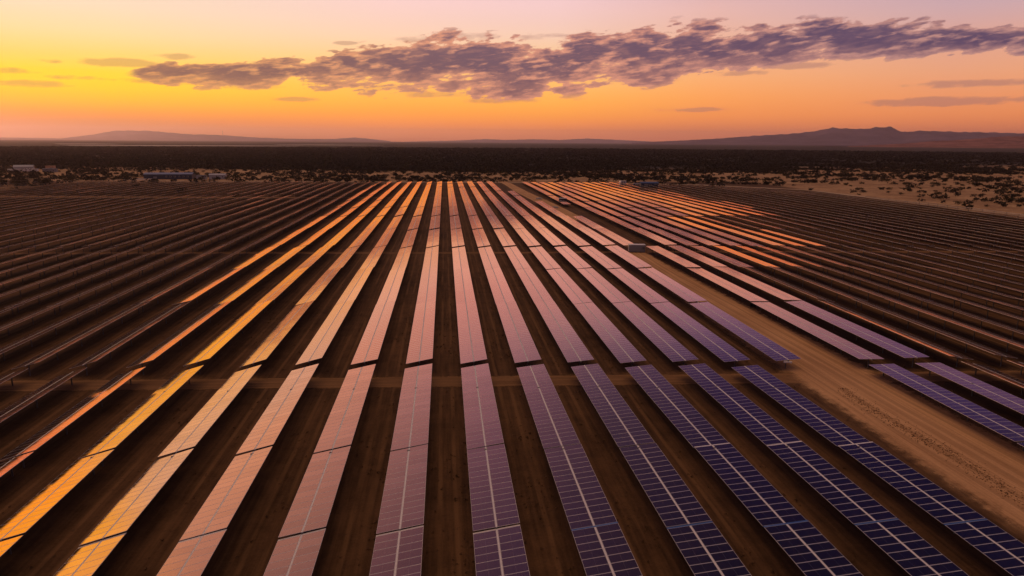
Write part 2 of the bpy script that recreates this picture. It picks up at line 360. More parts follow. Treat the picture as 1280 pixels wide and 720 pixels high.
# ------------------------------------------------------------------ mesh helpers
class MB:
    def __init__(s): s.v = []; s.f = []; s.mi = []; s.uv = []
    def face(s, pts, mi=0, uv=None):
        i = len(s.v); s.v += [tuple(p) for p in pts]; s.f.append(tuple(range(i, i+len(pts)))); s.mi.append(mi)
        s.uv += (uv if uv else [(p[0], p[1]) for p in pts])
    def box(s, x0, x1, y0, y1, z0, z1, mi=0, top_uv=None, mi_top=None):
        p = [(x0,y0,z0),(x1,y0,z0),(x1,y1,z0),(x0,y1,z0),(x0,y0,z1),(x1,y0,z1),(x1,y1,z1),(x0,y1,z1)]
        s.face([p[4],p[5],p[6],p[7]], mi if mi_top is None else mi_top, top_uv)
        for q in ((3,2,1,0),(0,1,5,4),(1,2,6,5),(2,3,7,6),(3,0,4,7)): s.face([p[i] for i in q], mi)
    def prism(s, prof, y0, y1, mi=0):          # (x, z) outline run along y
        n = len(prof)
        s.face([(x, y0, z) for x, z in prof], mi); s.face([(x, y1, z) for x, z in reversed(prof)], mi)
        for i in range(n):
            a, b_ = prof[i], prof[(i+1) % n]
            s.face([(a[0], y0, a[1]), (a[0], y1, a[1]), (b_[0], y1, b_[1]), (b_[0], y0, b_[1])], mi)
    def cyl(s, c, r, h, n=12, axis='z', mi=0, r2=None):
        r2 = r if r2 is None else r2
        def pt(a, rr, k):
            u_, v_ = rr*math.cos(a), rr*math.sin(a)
            return {'z': (c[0]+u_, c[1]+v_, c[2]+k), 'x': (c[0]+k, c[1]+u_, c[2]+v_), 'y': (c[0]+u_, c[1]+k, c[2]+v_)}[axis]
        A = [2*math.pi*i/n for i in range(n)]
        for i in range(n):
            a, b_ = A[i], A[(i+1) % n]
            s.face([pt(a, r, 0), pt(b_, r, 0), pt(b_, r2, h), pt(a, r2, h)], mi)
        s.face([pt(a, r2, h) for a in A], mi); s.face([pt(a, r, 0) for a in reversed(A)], mi)
    def mesh(s, name, mats, recalc=True):
        me = bpy.data.meshes.new(name); me.from_pydata(s.v, [], s.f)
        for m_ in mats: me.materials.append(m_)
        me.polygons.foreach_set('material_index', s.mi)
        ul = me.uv_layers.new(name='UVMap'); ul.data.foreach_set('uv', np.array(s.uv, 'f').ravel())
        if recalc:
            bm = bmesh.new(); bm.from_mesh(me); bmesh.ops.recalc_face_normals(bm, faces=bm.faces); bm.to_mesh(me); bm.free()
        me.update(); return me
def link(name, me, parent=None, loc=(0,0,0), rot=(0,0,0)):
    o = bpy.data.objects.new(name, me); COL.objects.link(o)
    if parent: o.parent = parent
    o.location = loc; o.rotation_euler = rot
    return o
def tag(o, label=None, cat=None, group=None, kind=None):
    if label: o['label'] = label
    if cat: o['category'] = cat
    if group: o['group'] = group
    if kind: o['kind'] = kind
    return o
def empty(name, loc, rz=0.0):
    o = bpy.data.objects.new(name, None); COL.objects.link(o); o.location = loc; o.rotation_euler = (0, 0, rz)
    o.empty_display_size = 0.5
    return o
def np_mesh(name, V, Fc, mats, UV=None):
    me = bpy.data.meshes.new(name)
    n, k = Fc.shape
    me.vertices.add(len(V)); me.vertices.foreach_set('co', V.astype('f').ravel())
    me.loops.add(n*k); me.loops.foreach_set('vertex_index', Fc.astype('i').ravel())
    me.polygons.add(n); me.polygons.foreach_set('loop_start', np.arange(0, n*k, k, dtype='i'))
    if UV is not None:
        ul = me.uv_layers.new(name='UVMap'); ul.data.foreach_set('uv', UV.astype('f').ravel())
    for m_ in mats: me.materials.append(m_)
    me.update(calc_edges=True); return me

# ------------------------------------------------------------------ setting: ground, tracks
GR = 51500.0
m = MB(); m.face([(-GR,-GR,0),(GR,-GR,0),(GR,GR,0),(-GR,GR,0)])
tag(link('ground', m.mesh('ground', [MATS['ground_soil']])), 'brown bare soil under the rows, sandy and scrubby beyond them', 'ground', kind='structure')
def sheet(name, pts, z, mat, label, cat):       # pts: (x, y, half width normal to the run)
    m = MB()
    P = [np.array(p[:2], float) for p in pts]
    L, Rr = [], []
    for i, p in enumerate(P):
        d = P[min(i+1, len(P)-1)] - P[max(i-1, 0)]; d /= np.linalg.norm(d); nrm = np.array((d[1], -d[0]))
        L.append(p - nrm*pts[i][2]); Rr.append(p + nrm*pts[i][2])
    for i in range(len(P)-1):
        m.face([(*L[i], z), (*Rr[i], z), (*Rr[i+1], z), (*L[i+1], z)], 0, [(0, i), (1, i), (1, i+1), (0, i+1)])
    o = link(name, m.mesh(name, [mat], recalc=False)); tag(o, label, cat, kind='structure'); return o
SK = -0.05                                       # the block ends run slightly askew
sheet('dirt_road', [(64.5, -60, 10), (64.5, 60, 9.5), (64, 105, 9), (64.3, 225, 6.4), (65.5, 330, 5.6), (63, 420, 6), (59, 520, 6), (57.5, 625, 5), (54, 700, 4)], 0.008, M_ROAD, 'wide pale brown dirt road running between the two blocks of panels', 'road')
sheet('cross_track', [(-330, 104+16.5, 3.4), (-160, 104+8, 3.2), (0, 104, 3.0), (160, 104-8, 3.2), (330, 104-16.5, 3.4)], 0.004, M_CROSS, 'narrow dirt track crossing the rows near the front', 'track')
sheet('middle_track', [(-330, 247, 2.6), (-160, 241, 2.4), (0, 233.5, 2.2), (120, 228.5, 2.2), (300, 219, 2.4)], 0.004, M_CROSS, 'faint dirt track crossing the rows halfway to the back', 'track')
sheet('far_track', [(-330, 487, 7), (-200, 480, 6), (-80, 473, 5), (60, 466, 3)], 0.004, M_CROSS, 'pale dirt track across the far rows on the left', 'track')
sheet('back_track', [(-520, 735, 9), (-250, 672, 7), (0, 652, 6), (160, 640, 6), (235, 612, 6), (300, 545, 5), (314, 360, 6), (330, 200, 8)], 0.004, M_CLEAR, 'sandy track round the back edge of the panel field', 'track')
for nm, pts in (('salt_pan', [(-3060,5850,430), (-2900,5950,520), (-2700,6090,380)]), ('salt_pan', [(-2350,4600,200), (-1900,4740,420), (-1500,4900,330), (-1000,5060,180)]), ('salt_pan', [(-1500,6400,300), (-1100,6550,560), (-600,6700,260)])):
    sheet(nm, pts, 0.3, M_SALT, 'pale flat salt pan far out on the dark plain', 'salt pan')
sheet('sandy_clearing', [(560,1075,16), (600,1086,20), (640,1092,14)], 0.02, M_CLEAR, 'long pale sandy clearing in the bush at the right', 'clearing')
sheet('sandy_clearing', [(430,985,10), (470,1000,12)], 0.02, M_CLEAR, 'small pale sandy clearing in the bush nearer the middle', 'clearing')

# ------------------------------------------------------------------ setting: far hills and mountains
def ridge(name, prof, dist, depth, label, seed, relief=0.16, nx=220, ny=26, kind='structure'):
    r2 = np.random.default_rng(seed)
    A = np.array([azel(x, y) for x, y in prof])
    az = np.linspace(A[0,0], A[-1,0], nx); el = np.interp(az, A[:,0], A[:,1])
    top = np.maximum(CAM[2] + dist*np.tan(np.radians(el)), 0.0)
    # jagged gullies from summed waves
    def fbm(x, y):
        s = np.zeros_like(x)
        for o_ in range(6):
            ph = r2.uniform(0, 6.28, 4); k = 2.0**o_
            s += (np.sin(x*k*1.7+ph[0]+1.3*np.sin(y*k*0.9+ph[1])) * np.cos(y*k*1.1+ph[2]+0.8*np.sin(x*k*0.6+ph[3]))) / k**0.85
        return s
    V = np.zeros((ny, nx, 3))
    for j in range(ny):
        s = j/(ny-1)                     # 0 foot in front .. 0.6 ridge .. 1 foot behind
        d = dist - depth*0.6 + depth*s
        hgt = (s/0.6)**1.35 if s <= 0.6 else ((1-s)/0.4)
        g = fbm(az*1.1, np.full(nx, s*3.0))
        body = hgt*(1 - relief*np.sin(np.pi*min(1, s/0.6))*(0.6+0.8*np.abs(g)))
        z = top*np.clip(body, 0, 1)
        if j == 0 or j == ny-1: z = z*0 - 0.5
        a = np.radians(az)
        V[j,:,0] = d*np.sin(a); V[j,:,1] = d*np.cos(a); V[j,:,2] = z + (0.028*top*fbm(az*4, np.full(nx, 0.3)) if j == round(0.6*(ny-1)) else 0)
    idx = np.arange(ny*nx).reshape(ny, nx)
    Fc = np.stack([idx[:-1,:-1], idx[:-1,1:], idx[1:,1:], idx[1:,:-1]], -1).reshape(-1, 4)
    me = np_mesh(name, V.reshape(-1,3), Fc, [M_REDROCK if name == 'foothills' else M_ROCK])
    me.polygons.foreach_set('use_smooth', [True]*len(me.polygons))
    o = link(name, me); tag(o, label, 'mountain', kind=kind); return o
ridge('mountains', [(790,178.5),(820,177),(860,175.2),(900,173),(944,169.6),(989,167.2),(1019,164),(1039,159.6),(1060,160.7),(1078,161.3),(1096,159.2),(1114,158.4),(1121,162),(1128,165.2),(1152,163.4),(1182,164.3),(1212,165.4),(1241,166.3),(1256,168.4),(1290,167),(1360,169),(1460,174)], 28000, 6000, 'long purple mountain range with a flat-topped peak at the right', 3)
ridge('far_mountains', [(1130,176),(1180,168),(1215,165.0),(1240,165.5),(1290,167),(1380,170)], 37000, 3500, 'faint farther mountains behind the right end of the range', 9)
ridge('foothills', [(1020,186),(1066,182.6),(1108,180.6),(1146,178.4),(1167,176.2),(1197,175),(1226,172.8),(1250,170.6),(1290,170.4),(1350,172),(1420,176)], 13000, 4200, 'low reddish foothills in front of the mountain range', 5, 0.3)
ridge('hills', [(60,175),(101,170),(118,168),(130,165.7),(140,163.6),(162,163.2),(189,163.6),(203,165),(223,166.7),(240,168),(256,168.1),(280,169.2),(321,172),(354,173.2),(390,173.8),(415,173.8),(443,171.8),(463,173.6),(488,176.4)], 47500, 6500, 'pale low table-topped hill under the sunset glow', 4)
ridge('distant_hills', [(480,178),(520,176.8),(567,175.8),(608,173.8),(633,175),(667,174),(700,175),(733,173),(775,175),(817,177),(840,179)], 49000, 4000, 'faint low hills along the middle of the horizon', 6)
ridge('distant_hills', [(-200,170),(-90,171.4),(0,171.8),(60,172.6),(120,174.5)], 49000, 4000, 'faint low hills at the far left of the horizon', 8)

# ------------------------------------------------------------------ haze over the whole plain
mz = bpy.data.materials.new('haze_air'); mz.use_nodes = True
tz_ = NT(mz.node_tree); tz_.n.clear()
pv = tz_.new('ShaderNodeVolumePrincipled'); pv.inputs['Density'].default_value = 1.9e-5; pv.inputs['Color'].default_value = (0.95, 0.82, 0.90, 1); pv.inputs['Anisotropy'].default_value = 0.6
oz = tz_.new('ShaderNodeOutputMaterial'); tz_.l.new(pv.outputs[0], oz.inputs['Volume'])
m = MB(); m.box(-52000, 52000, -52000, 52000, -1.0, 870.0)
hz = link('haze', m.mesh('haze', [mz])); tag(hz, 'thin warm evening haze over the plain', 'haze', kind='stuff')

# ------------------------------------------------------------------ solar tables
ML, MWD, MT = 2.14, 1.122, 0.036           # one module: across the row, along the row, thickness
PITCH = 1.145                               # module spacing along the row
CGAP = 0.17                                 # gap over the torque tube
AXIS = 2.02
HALF = ML + CGAP/2
def module_uv(): return [(0,0),(ML,0),(ML,MWD),(0,MWD)]
m = MB(); m.box(-ML/2, ML/2, -MWD/2, MWD/2, 0, MT, 1, module_uv(), 0)
ME_MODULE = m.mesh('solar_module', [M_GLASS, M_BACK])
# the frame's outer sides are aluminium
ME_MODULE.materials.append(M_RAIL)
for p_ in ME_MODULE.polygons:
    if abs(p_.normal.z) < 0.5: p_.material_index = 2
def row_mesh(n, seed):                      # a strip of n modules, each bolted on at its own slight angle
    r3 = random.Random(seed); m = MB()
    for i in range(n):
        y = (i - (n-1)/2)*PITCH
        a, b_ = r3.gauss(0, 0.0011), r3.gauss(0, 0.0011)
        def z(x, yy): return a*x + b_*(yy-y)
        x0, x1, y0, y1 = -ML/2, ML/2, y-MWD/2, y+MWD/2
        q = [(x0,y0),(x1,y0),(x1,y1),(x0,y1)]
        topp = [(x, yy, MT+z(x,yy)) for x, yy in q]; bot = [(x, yy, z(x,yy)) for x, yy in q]
        m.face(topp, 0, module_uv()); m.face(bot[::-1], 1)
        for i0 in range(4):
            i1 = (i0+1) % 4; m.face([bot[i0], bot[i1], topp[i1], topp[i0]], 2)
    return m.mesh('module_row', [M_GLASS, M_BACK, M_RAIL], recalc=False)
_cache = {}
def cached(key, fn):
    if key not in _cache: _cache[key] = fn()
    return _cache[key]
def tube_mesh(n):
    L = n*PITCH; m = MB(); m.box(-0.075, 0.075, -L/2-0.12, L/2+0.12, -0.19, -0.05); 
    return m.mesh('torque_tube', [M_STEEL])
def rail_mesh(n):
    L = n*PITCH; m = MB(); m.box(-0.075, 0.075, -L/2, L/2, -0.045, 0.030)
    return m.mesh('centre_rail', [M_RAIL])
def post_mesh():
    m = MB(); h = AXIS - 0.16
    m.box(-0.085, 0.085, -0.006, 0.006, -0.3, h); m.box(-0.085, -0.073, -0.055, 0.055, -0.3, h); m.box(0.073, 0.085, -0.055, 0.055, -0.3, h)
    m.box(-0.16, 0.16, -0.03, 0.03, h-0.16, h-0.004)
    return m.mesh('support_post', [M_STEEL])
def drive_mesh():
    m = MB(); m.cyl((-0.2, 0, 0), 0.2, 0.4, 14, 'x'); m.box(-0.12, 0.12, 0.18, 0.52, -0.1, 0.1); m.cyl((0, 0.52, 0), 0.08, 0.22, 10, 'y')
    return m.mesh('slew_drive', [M_STEEL])
def strut_mesh():                           # cross beam under the modules
    m = MB(); m.box(-HALF+0.35, HALF-0.35, -0.03, 0.03, -0.05, -0.003)
    return m.mesh('cross_beam', [M_STEEL])
def posts_y(n):
    L = n*PITCH; k = max(2, round(L/7.3)); return [(-L/2 + 0.9 + i*(L-1.8)/(k-1)) for i in range(k)]
def cover_mesh(kind):
    m = MB(); m.box(-HALF, HALF, -0.11, 0.11, -0.02, MT-0.004); return m.mesh('joint_cover', [M_BLUECOVER if kind == 'blue' else M_RAIL])
def make_table(n, variant, fine, tilt, strip=None):
    """a table at the origin; fine: every module is its own mesh"""
    root = empty('solar_table', (0,0,0))
    cs, sn = math.cos(tilt), math.sin(tilt)
    def at(x, z): return (x*cs - z*sn, AXIS + x*sn + z*cs)     # right edge up when tilt > 0
    r3 = random.Random(900+variant*17+n)
    for sgn in (-1, 1):
        xo = sgn*(CGAP/2 + ML/2)
        if fine:
            for i in range(n):
                X, Z = at(xo, 0)
                o = link('solar_module', ME_MODULE, root, (X, (i-(n-1)/2)*PITCH, Z), (r3.gauss(0, 0.0011), -tilt + r3.gauss(0, 0.0011), 0))
        else:
            X, Z = at(xo, 0)
            link('module_row', cached(('row', n, variant*2+(sgn > 0)), lambda: row_mesh(n, 50+variant*2+(sgn > 0)+n*7)), root, (X, 0, Z), (0, -tilt, 0))
    link('torque_tube', cached(('tube', n), lambda: tube_mesh(n)), root, (0, 0, AXIS), (0, -tilt, 0))
    link('centre_rail', cached(('rail', n), lambda: rail_mesh(n)), root, (0, 0, AXIS), (0, -tilt, 0))
    py = posts_y(n)
    for y in py: link('support_post', cached('post', post_mesh), root, (0, y, 0))
    if fine:
        if strip:
            X, Z = at(0, 0)
            link('joint_cover', cached(('cover', strip), lambda: cover_mesh(strip)), root, (X, n*PITCH/2 + 0.10, Z), (0, -tilt, 0))
        link('slew_drive', cached('drive', drive_mesh), root, (0, py[len(py)//2]+0.25, AXIS-0.12))
        for y in py: 
            X, Z = at(0, 0); link('cross_beam', cached('beam', strut_mesh), root, (X, y+0.35, Z), (0, -tilt, 0))
    return root

def row_x(k): return (-4.6 + 8.95*k) if k <= 2 else (13.3 + 8.8*(k-2))
def tilt_left(k):
    return float(np.interp(k, [-30,-22,-14,-10,-8,-7,-6,-5,-4,-3,-2,-1,0,1,2,3,5,7], [.085,.115,.15,.20,.235,.262,.285,.280,.282,.285,.25,.205,.175,.15,.122,.10,.075,.065]))
SEAM_N = [37, 37, 36, 42, 43, 38, 38, 38, 38, 38, 38, 24]
SEAM_Y = []
_y = 107.8
for _i, _n in enumerate(SEAM_N):
    if _i in (3, 5): _y += 2.0
    SEAM_Y.append(_y); _y += _n*PITCH + 0.22
FRONT = [(105.0, 26), (74.9, 15), (57.45, 24), (29.7, 24)]
spec = []        # dict per table: block, row number, order, x, y centre, n, tilt
def add(block, k, order, x, ya, yb=None, n=None, tilt=0.0):
    # ya: near end, yb: far end, both along the row at x = 0; the block ends run askew
    if n is None: n = int((yb-ya-0.35)/PITCH)
    yc = (ya + yb)/2 if yb is not None else ya
    spec.append(dict(block=block, k=k, order=order, x=x, y=yc + SK*x, n=n, tilt=tilt))
tr = random.Random(4)
for k in range(-42, 9):
    x = row_x(k) if k < 8 else 64.6
    tb = tilt_left(k)
    if k <= 6:
        for o_, (far, n) in enumerate(FRONT):
            g = float(np.interp(k, [1, 3, 4, 7], [0, .010, .020, .022])); yc_ = far - n*PITCH/2
            add('front', k, o_+1, x + g*(104-yc_), yc_, None, n, tb + tr.gauss(0, 0.006)); spec[-1]['rz'] = g
    for o_, n in enumerate(SEAM_N):
        ya = SEAM_Y[o_]
        if k == 8 and not (3 <= o_ <= 4): continue
        if k == 7 and ya > 420: continue
        if k == 6 and ya > 500: continue
        if k < -36 and ya < 260: continue
        if k < -10 and o_ == 8: ya += 10.5; n -= 9
        if k < -10 and o_ == 7: n -= 3
        t_ = tb
        if o_ >= 1: t_ = min(tb, .205 if o_ > 1 else .235) if k >= -6 else tb
        add('main', k, o_+1, x, ya + n*PITCH/2, None, n, t_ + tr.gauss(0, 0.011))
for j in range(0, 30):
    x = 71.7 + 7.85*j
    tb = float(np.interp(j, [0, 1, 1.6, 3, 5, 7, 12, 20], [.018, .0, -.175, -.175, -.165, -.145, -.125, -.11]))
    for o_, (far, n) in enumerate(FRONT):
        add('rfront', j, o_+1, x, far - n*PITCH/2 + 0.3, None, n, tb + tr.gauss(0, 0.006))
    lim = float(np.interp(x, [70, 150, 175, 240, 290, 305], [628, 612, 575, 560, 470, 355]))
    for o_, n in enumerate(SEAM_N):
        ya = SEAM_Y[o_]
        if ya + n*PITCH + SK*x > lim + 25: continue
        if j == 0 and o_ in (3, 4, 5): continue
        if j == 0 and o_ == 6: ya += 22; n -= 19
        if o_ == 3: ya += 0.8
        if o_ == 0: t_ = tb - (.033 if j < 1 else -.004 if j < 2 else 0)
        elif o_ == 1: t_ = -float(np.interp(j, [0, 1, 2, 3, 8, 20], [.03, .05, .18, .175, .145, .12]))
        elif o_ == 2: t_ = -float(np.interp(j, [0, 1, 2, 3, 5, 9, 20], [.01, .02, .04, .10, .13, .14, .12]))
        elif o_ <= 4: t_ = -float(np.interp(j, [0, 3, 5, 7, 11, 20], [-.015, .0, .035, .075, .12, .13]))
        else: t_ = -float(np.interp(j, [0, 4, 7, 10, 14, 29], [-.02, -.01, .015, .06, .12, .13]))
        add('right', j, o_+1, x, ya + n*PITCH/2, None, n, t_ + tr.gauss(0, 0.018 if o_ > 2 and 5 < j < 14 else 0.010))
def shown_area(d, mx=0.0):
    cs, sn = math.cos(d['tilt']), math.sin(d['tilt']); L = d['n']*PITCH/2
    xs = []
    ys = np.linspace(d['y']-L, d['y']+L, 25)
    tot = 0.0; prev = None
    for y in ys:
        if y < 12: prev = None; continue
        a = project((d['x']-HALF*cs, y, AXIS-HALF*sn)); b = project((d['x']+HALF*cs, y, AXIS+HALF*sn))
        if prev is not None:
            q = [prev[0], prev[1], b, a]
            cx = sum(p[0] for p in q)/4; cy = sum(p[1] for p in q)/4
            if -mx <= cx <= 1280+mx and cy <= 720+mx*0.6:
                ar = 0.0
                for i in range(4):
                    ar += q[i][0]*q[(i+1)%4][1] - q[(i+1)%4][0]*q[i][1]
                tot += abs(ar)/2
        prev = (a, b)
    return tot
for d in spec:
    d['area'] = shown_area(d); d['wide'] = shown_area(d, 260.0)
spec = [d for d in spec if d['wide'] > 0]
seen = sorted([d for d in spec if d['area'] > 0], key=lambda d: -d['area'])
solo = set(id(d) for d in seen[:296])
ORD = ['zeroth','first','second','third','fourth','fifth','sixth','seventh','eighth','ninth','tenth','eleventh','twelfth','thirteenth','fourteenth','fifteenth','sixteenth','seventeenth','eighteenth','nineteenth','twentieth'] + ['twenty-'+o for o in ('first','second','third','fourth','fifth','sixth','seventh','eighth','ninth')] + ['thirtieth'] + ['thirty-'+o for o in ('first','second','third','fourth','fifth','sixth','seventh','eighth','ninth')] + ['fortieth'] + ['forty-'+o for o in ('first','second','third','fourth','fifth','sixth','seventh','eighth','ninth')]
def table_colour(block, k, order):       # the colour the table shows from the camera
    if block == 'front':
        if k >= 5: return 'dark blue'
        if k >= 3: return 'dark purple' if order == 1 else 'dark blue'
        if k == 2: return 'mauve' if order == 1 else 'dark purple'
        if k == 1: return 'pink' if order == 1 else 'mauve' if order == 2 else 'dark purple'
        if k >= -1: return 'pink'
        if k == -2: return 'salmon pink'
        if k == -3: return 'orange' if order < 3 else 'golden'
        if k == -4: return 'golden'
        return 'orange' if k == -5 else 'dark brown'
    if block == 'main':
        if k <= -7 or (k == -6 and order == 1): return 'dark brown'
        if (k, order) in ((-4, 1), (-5, 2)): return 'golden'
        if k <= -2: return 'orange'
        if k == -1: return 'pink' if order < 3 else 'orange'
        if order == 1 and k >= 5: return 'mauve'
        return 'pink' if order <= 4 else 'salmon pink'
    if block == 'rfront': return 'dark blue' if k == 0 else 'mauve' if k == 1 else 'dark brown'
    if k <= 1: return 'mauve' if order == 1 else 'pink' if order < 7 else 'orange'
    if order <= 2: return 'dark brown'
    if order == 3: return 'copper' if k <= 5 else 'dark brown'
    if k <= 9: return 'orange'
    return 'orange' if k <= 11 and order >= 6 else 'dark brown'
def table_label(d):
    tint = table_colour(d['block'], d['k'], d['order'])
    k, o_ = d['k'], d['order']
    if d['block'] == 'front':
        return f"{tint} panel table, {ORD[o_]} before the cross track, {ORD[7-k]} row left of the road".strip()
    if d['block'] == 'main':
        if k == 8: return (f"{tint} panel table of the short row, its near end beside the white cabin" if o_ == 4 else f"{tint} panel table of the short row beside the road, the farther one").strip()
        return f"{tint} panel table, {ORD[o_]} beyond the cross track, {ORD[8-k]} row left of the road".strip()
    if d['block'] == 'rfront':
        return f"{tint} panel table, {ORD[o_]} before the cross track, {ORD[j_(k)]} row right of the road".strip()
    return f"{tint} panel table, {ORD[o_]} beyond the cross track, {ORD[j_(k)]} row right of the road".strip()
def j_(k): return k+1
GROUPS = {'front': 'solar tables in front of the cross track, left of the road', 'main': 'solar tables beyond the cross track, left of the road', 'rfront': 'solar tables in front of the cross track, right of the road', 'right': 'solar tables beyond the cross track, right of the road'}
rest_rows = {}
table_log = []
for i, d in enumerate(spec):
    dz = 0.22*math.sin(d['x']*0.043 + d['y']*0.021) + 0.08*math.sin(d['x']*0.31 + 2.0) + tr.gauss(0, 0.035)
    if id(d) in solo:
        fine = d['y'] - d['n']*PITCH/2 < 100 and d['block'] in ('front', 'rfront')
        strip = None
        if d['block'] == 'front' and d['order'] == 3: strip = 'blue' if d['k'] >= 2 else 'white'
        if d['block'] == 'front' and d['order'] == 2 and d['k'] >= 4: strip = 'white'
        o = make_table(d['n'], tr.randrange(4), fine, d['tilt'], strip)
        o.location = (d['x'], d['y'], dz); o.rotation_euler = (0, 0, d.get('rz', 0.0))
        if (d['block'], d['k'], d['order']) == ('main', 7, 1):
            gb = MB(); gb.box(-.9, -.25, -.30, .05, AXIS-.42, AXIS-.12); gb.box(.1, .45, -.34, -.02, AXIS-.5, AXIS-.2); gb.cyl((-.22, -.2, AXIS-.3), .16, .3, 12, 'x')
            link('end_gearbox', gb.mesh('end_gearbox', [M_WHITE]), o, (0, -d['n']*PITCH/2, 0), (0, 0, 0))
        tag(o, table_label(d), 'solar panel', GROUPS[d['block']])
        table_log.append((d['block'], d['k'], d['order'], d))
        d['obj'] = o
    else:
        rest_rows.setdefault('r', []).append((d, dz))
# everything smaller than those: one mass of far tables
def rest_mesh():
    Vs, Fs, UVs, MI = [], [], [], []
    base = 0
    r4 = np.random.default_rng(31)
    for d, dz in rest_rows['r']:
        n, tl = d['n'], d['tilt']; cs, sn = math.cos(tl), math.sin(tl)
        def addq(q, mi, uv):
            nonlocal base
            Vs.append(q.reshape(-1,3)); k = len(q)
            Fs.append(base + np.arange(k*4).reshape(k,4)); UVs.append(np.tile(uv, (k,1)) if uv is not None else np.zeros((k*4,2))); MI.append(np.full(k, mi)); base += k*4
        for sgn in (-1, 1):
            yc = (np.arange(n)-(n-1)/2)*PITCH
            a = r4.normal(0, .0011, n); b = r4.normal(0, .0011, n)
            x0, x1 = sgn*(CGAP/2+ML/2)-ML/2, sgn*(CGAP/2+ML/2)+ML/2
            def corner(x, sy, zt):
                zz = zt + a*(x-(x0+x1)/2) + b*sy*MWD/2
                return np.stack([x*cs - zz*sn, yc+sy*MWD/2, AXIS + x*sn + zz*cs], -1)
            T = [corner(x0,-1,MT), corner(x1,-1,MT), corner(x1,1,MT), corner(x0,1,MT)]
            B = [corner(x0,-1,0), corner(x1,-1,0), corner(x1,1,0), corner(x0,1,0)]
            off = np.array((d['x'], d['y'], dz))
            addq(np.stack(T, 1)+off, 0, np.array(module_uv()))
            addq(np.stack(B[::-1], 1)+off, 1, None)
            for i0 in range(4):
                i1 = (i0+1)%4; addq(np.stack([B[i0],B[i1],T[i1],T[i0]],1)+off, 2, None)
        def boxes(x0,x1,ys,hy,z0,z1,mi,rot):
            pts = []
            for (x,sy,z) in ((x0,-1,z0),(x1,-1,z0),(x1,1,z0),(x0,1,z0),(x0,-1,z1),(x1,-1,z1),(x1,1,z1),(x0,1,z1)):
                X, Z = (x*cs - z*sn, AXIS + x*sn + z*cs) if rot else (x, z)
                pts.append(np.stack([np.full(len(ys), X), ys+sy*hy, np.full(len(ys), Z)], -1))
            off = np.array((d['x'], d['y'], dz))
            for q in ((0,1,5,4),(1,2,6,5),(2,3,7,6),(3,0,4,7),(4,5,6,7)):
                addq(np.stack([pts[i] for i in q],1)+off, mi, None)
        boxes(-.075,.075,np.array([0.0]),n*PITCH/2,-.19,-.05,3,True)
        boxes(-.075,.075,np.array([0.0]),n*PITCH/2,-.045,.030,2,True)
        boxes(-.08,.08,np.array(posts_y(n)),.055,-.3,AXIS-.16,3,False)
    V = np.concatenate(Vs); Fc = np.concatenate(Fs); UV = np.concatenate(UVs)
    me = np_mesh('distant_solar_tables', V, Fc, [M_GLASS, M_BACK, M_RAIL, M_STEEL], UV)
    me.polygons.foreach_set('material_index', np.concatenate(MI).astype('i'))
    return me
if rest_rows:
    tag(link('distant_solar_tables', rest_mesh()), 'countless small panel tables filling the back and far sides of the field', 'solar panels', kind='stuff')

# ------------------------------------------------------------------ plants
def bush_tris(r, w_, h_, nleaf, leaf, r5):
    """a ragged crown: a lumpy inner body and loose leaf-sized faces round it; returns (N,3,3)"""
    out = []
    nl = max(3, int(3+nleaf/30))
    lobes = [(np.array((r5.normal(0, .26)*w_, r5.normal(0, .26)*w_, h_*r5.uniform(.35, .72))), r5.uniform(.26, .42)) for _ in range(nl)]
    c0 = np.array([l[0] for l in lobes]); cr = np.array([l[1] for l in lobes])
    pick = r5.integers(0, nl, nleaf)
    d = r5.normal(0, 1, (nleaf, 3)); d /= np.linalg.norm(d, axis=1)[:, None]
    rad = cr[pick]*r5.uniform(.45, 1.08, nleaf)
    ctr = c0[pick] + d*rad[:, None]*np.array((w_, w_, h_*.85))
    ctr[:,2] = np.clip(ctr[:,2], .03*h_, None)
    t1 = r5.normal(0, 1, (nleaf, 3)); t2 = r5.normal(0, 1, (nleaf, 3)); t3 = r5.normal(0, 1, (nleaf, 3))
    k = leaf
    return np.stack([ctr+t1*k, ctr+t2*k, ctr+t3*k], 1)
def tri_mesh(name, T, mat):
    V = T.reshape(-1, 3); Fc = np.arange(len(V)).reshape(-1, 3)
    return np_mesh(name, V, Fc, [mat])
r5 = np.random.default_rng(77)
CROWNS = [tri_mesh('crown', bush_tris(1, 1.0, r5.uniform(.62, .9), 420, .050, r5), M_LEAF) for _ in range(7)]
def trunk_mesh(seed):
    r6 = random.Random(seed); m = MB()
    for _ in range(3):
        a = r6.uniform(0, 6.28); tip = (0.22*math.cos(a), 0.22*math.sin(a), 0.45)
        n = 5
        for i in range(n):
            b0, b1 = 6.283*i/n, 6.283*(i+1)/n
            m.face([(0.03*math.cos(b0), 0.03*math.sin(b0), -0.02), (0.03*math.cos(b1), 0.03*math.sin(b1), -0.02), (tip[0]+0.012*math.cos(b1), tip[1]+0.012*math.sin(b1), tip[2]), (tip[0]+0.012*math.cos(b0), tip[1]+0.012*math.sin(b0), tip[2])])
    return m.mesh('trunk', [M_BARK])
TRUNKS = [trunk_mesh(i) for i in range(3)]
nb = 0
def bush(x, y, size, label, group=None, squash=1.0):
    global nb
    o = empty('scrub_bush', (x, y, 0), r5.uniform(0, 6.28)); o.scale = (size, size, size*squash)
    link('crown', CROWNS[nb % 7], o); link('trunk', TRUNKS[nb % 3], o); nb += 1
    tag(o, label, 'bush', group); return o
def in_field(x, y):
    if -326 < x < 62 and y < 645: return True
    if x >= 60 and x < 312 and y < float(np.interp(x, [60,150,175,240,300,312], [640,630,610,585,520,350])): return True
    return False
def forest_front(x): return 850 + 0.30*abs(x-50)
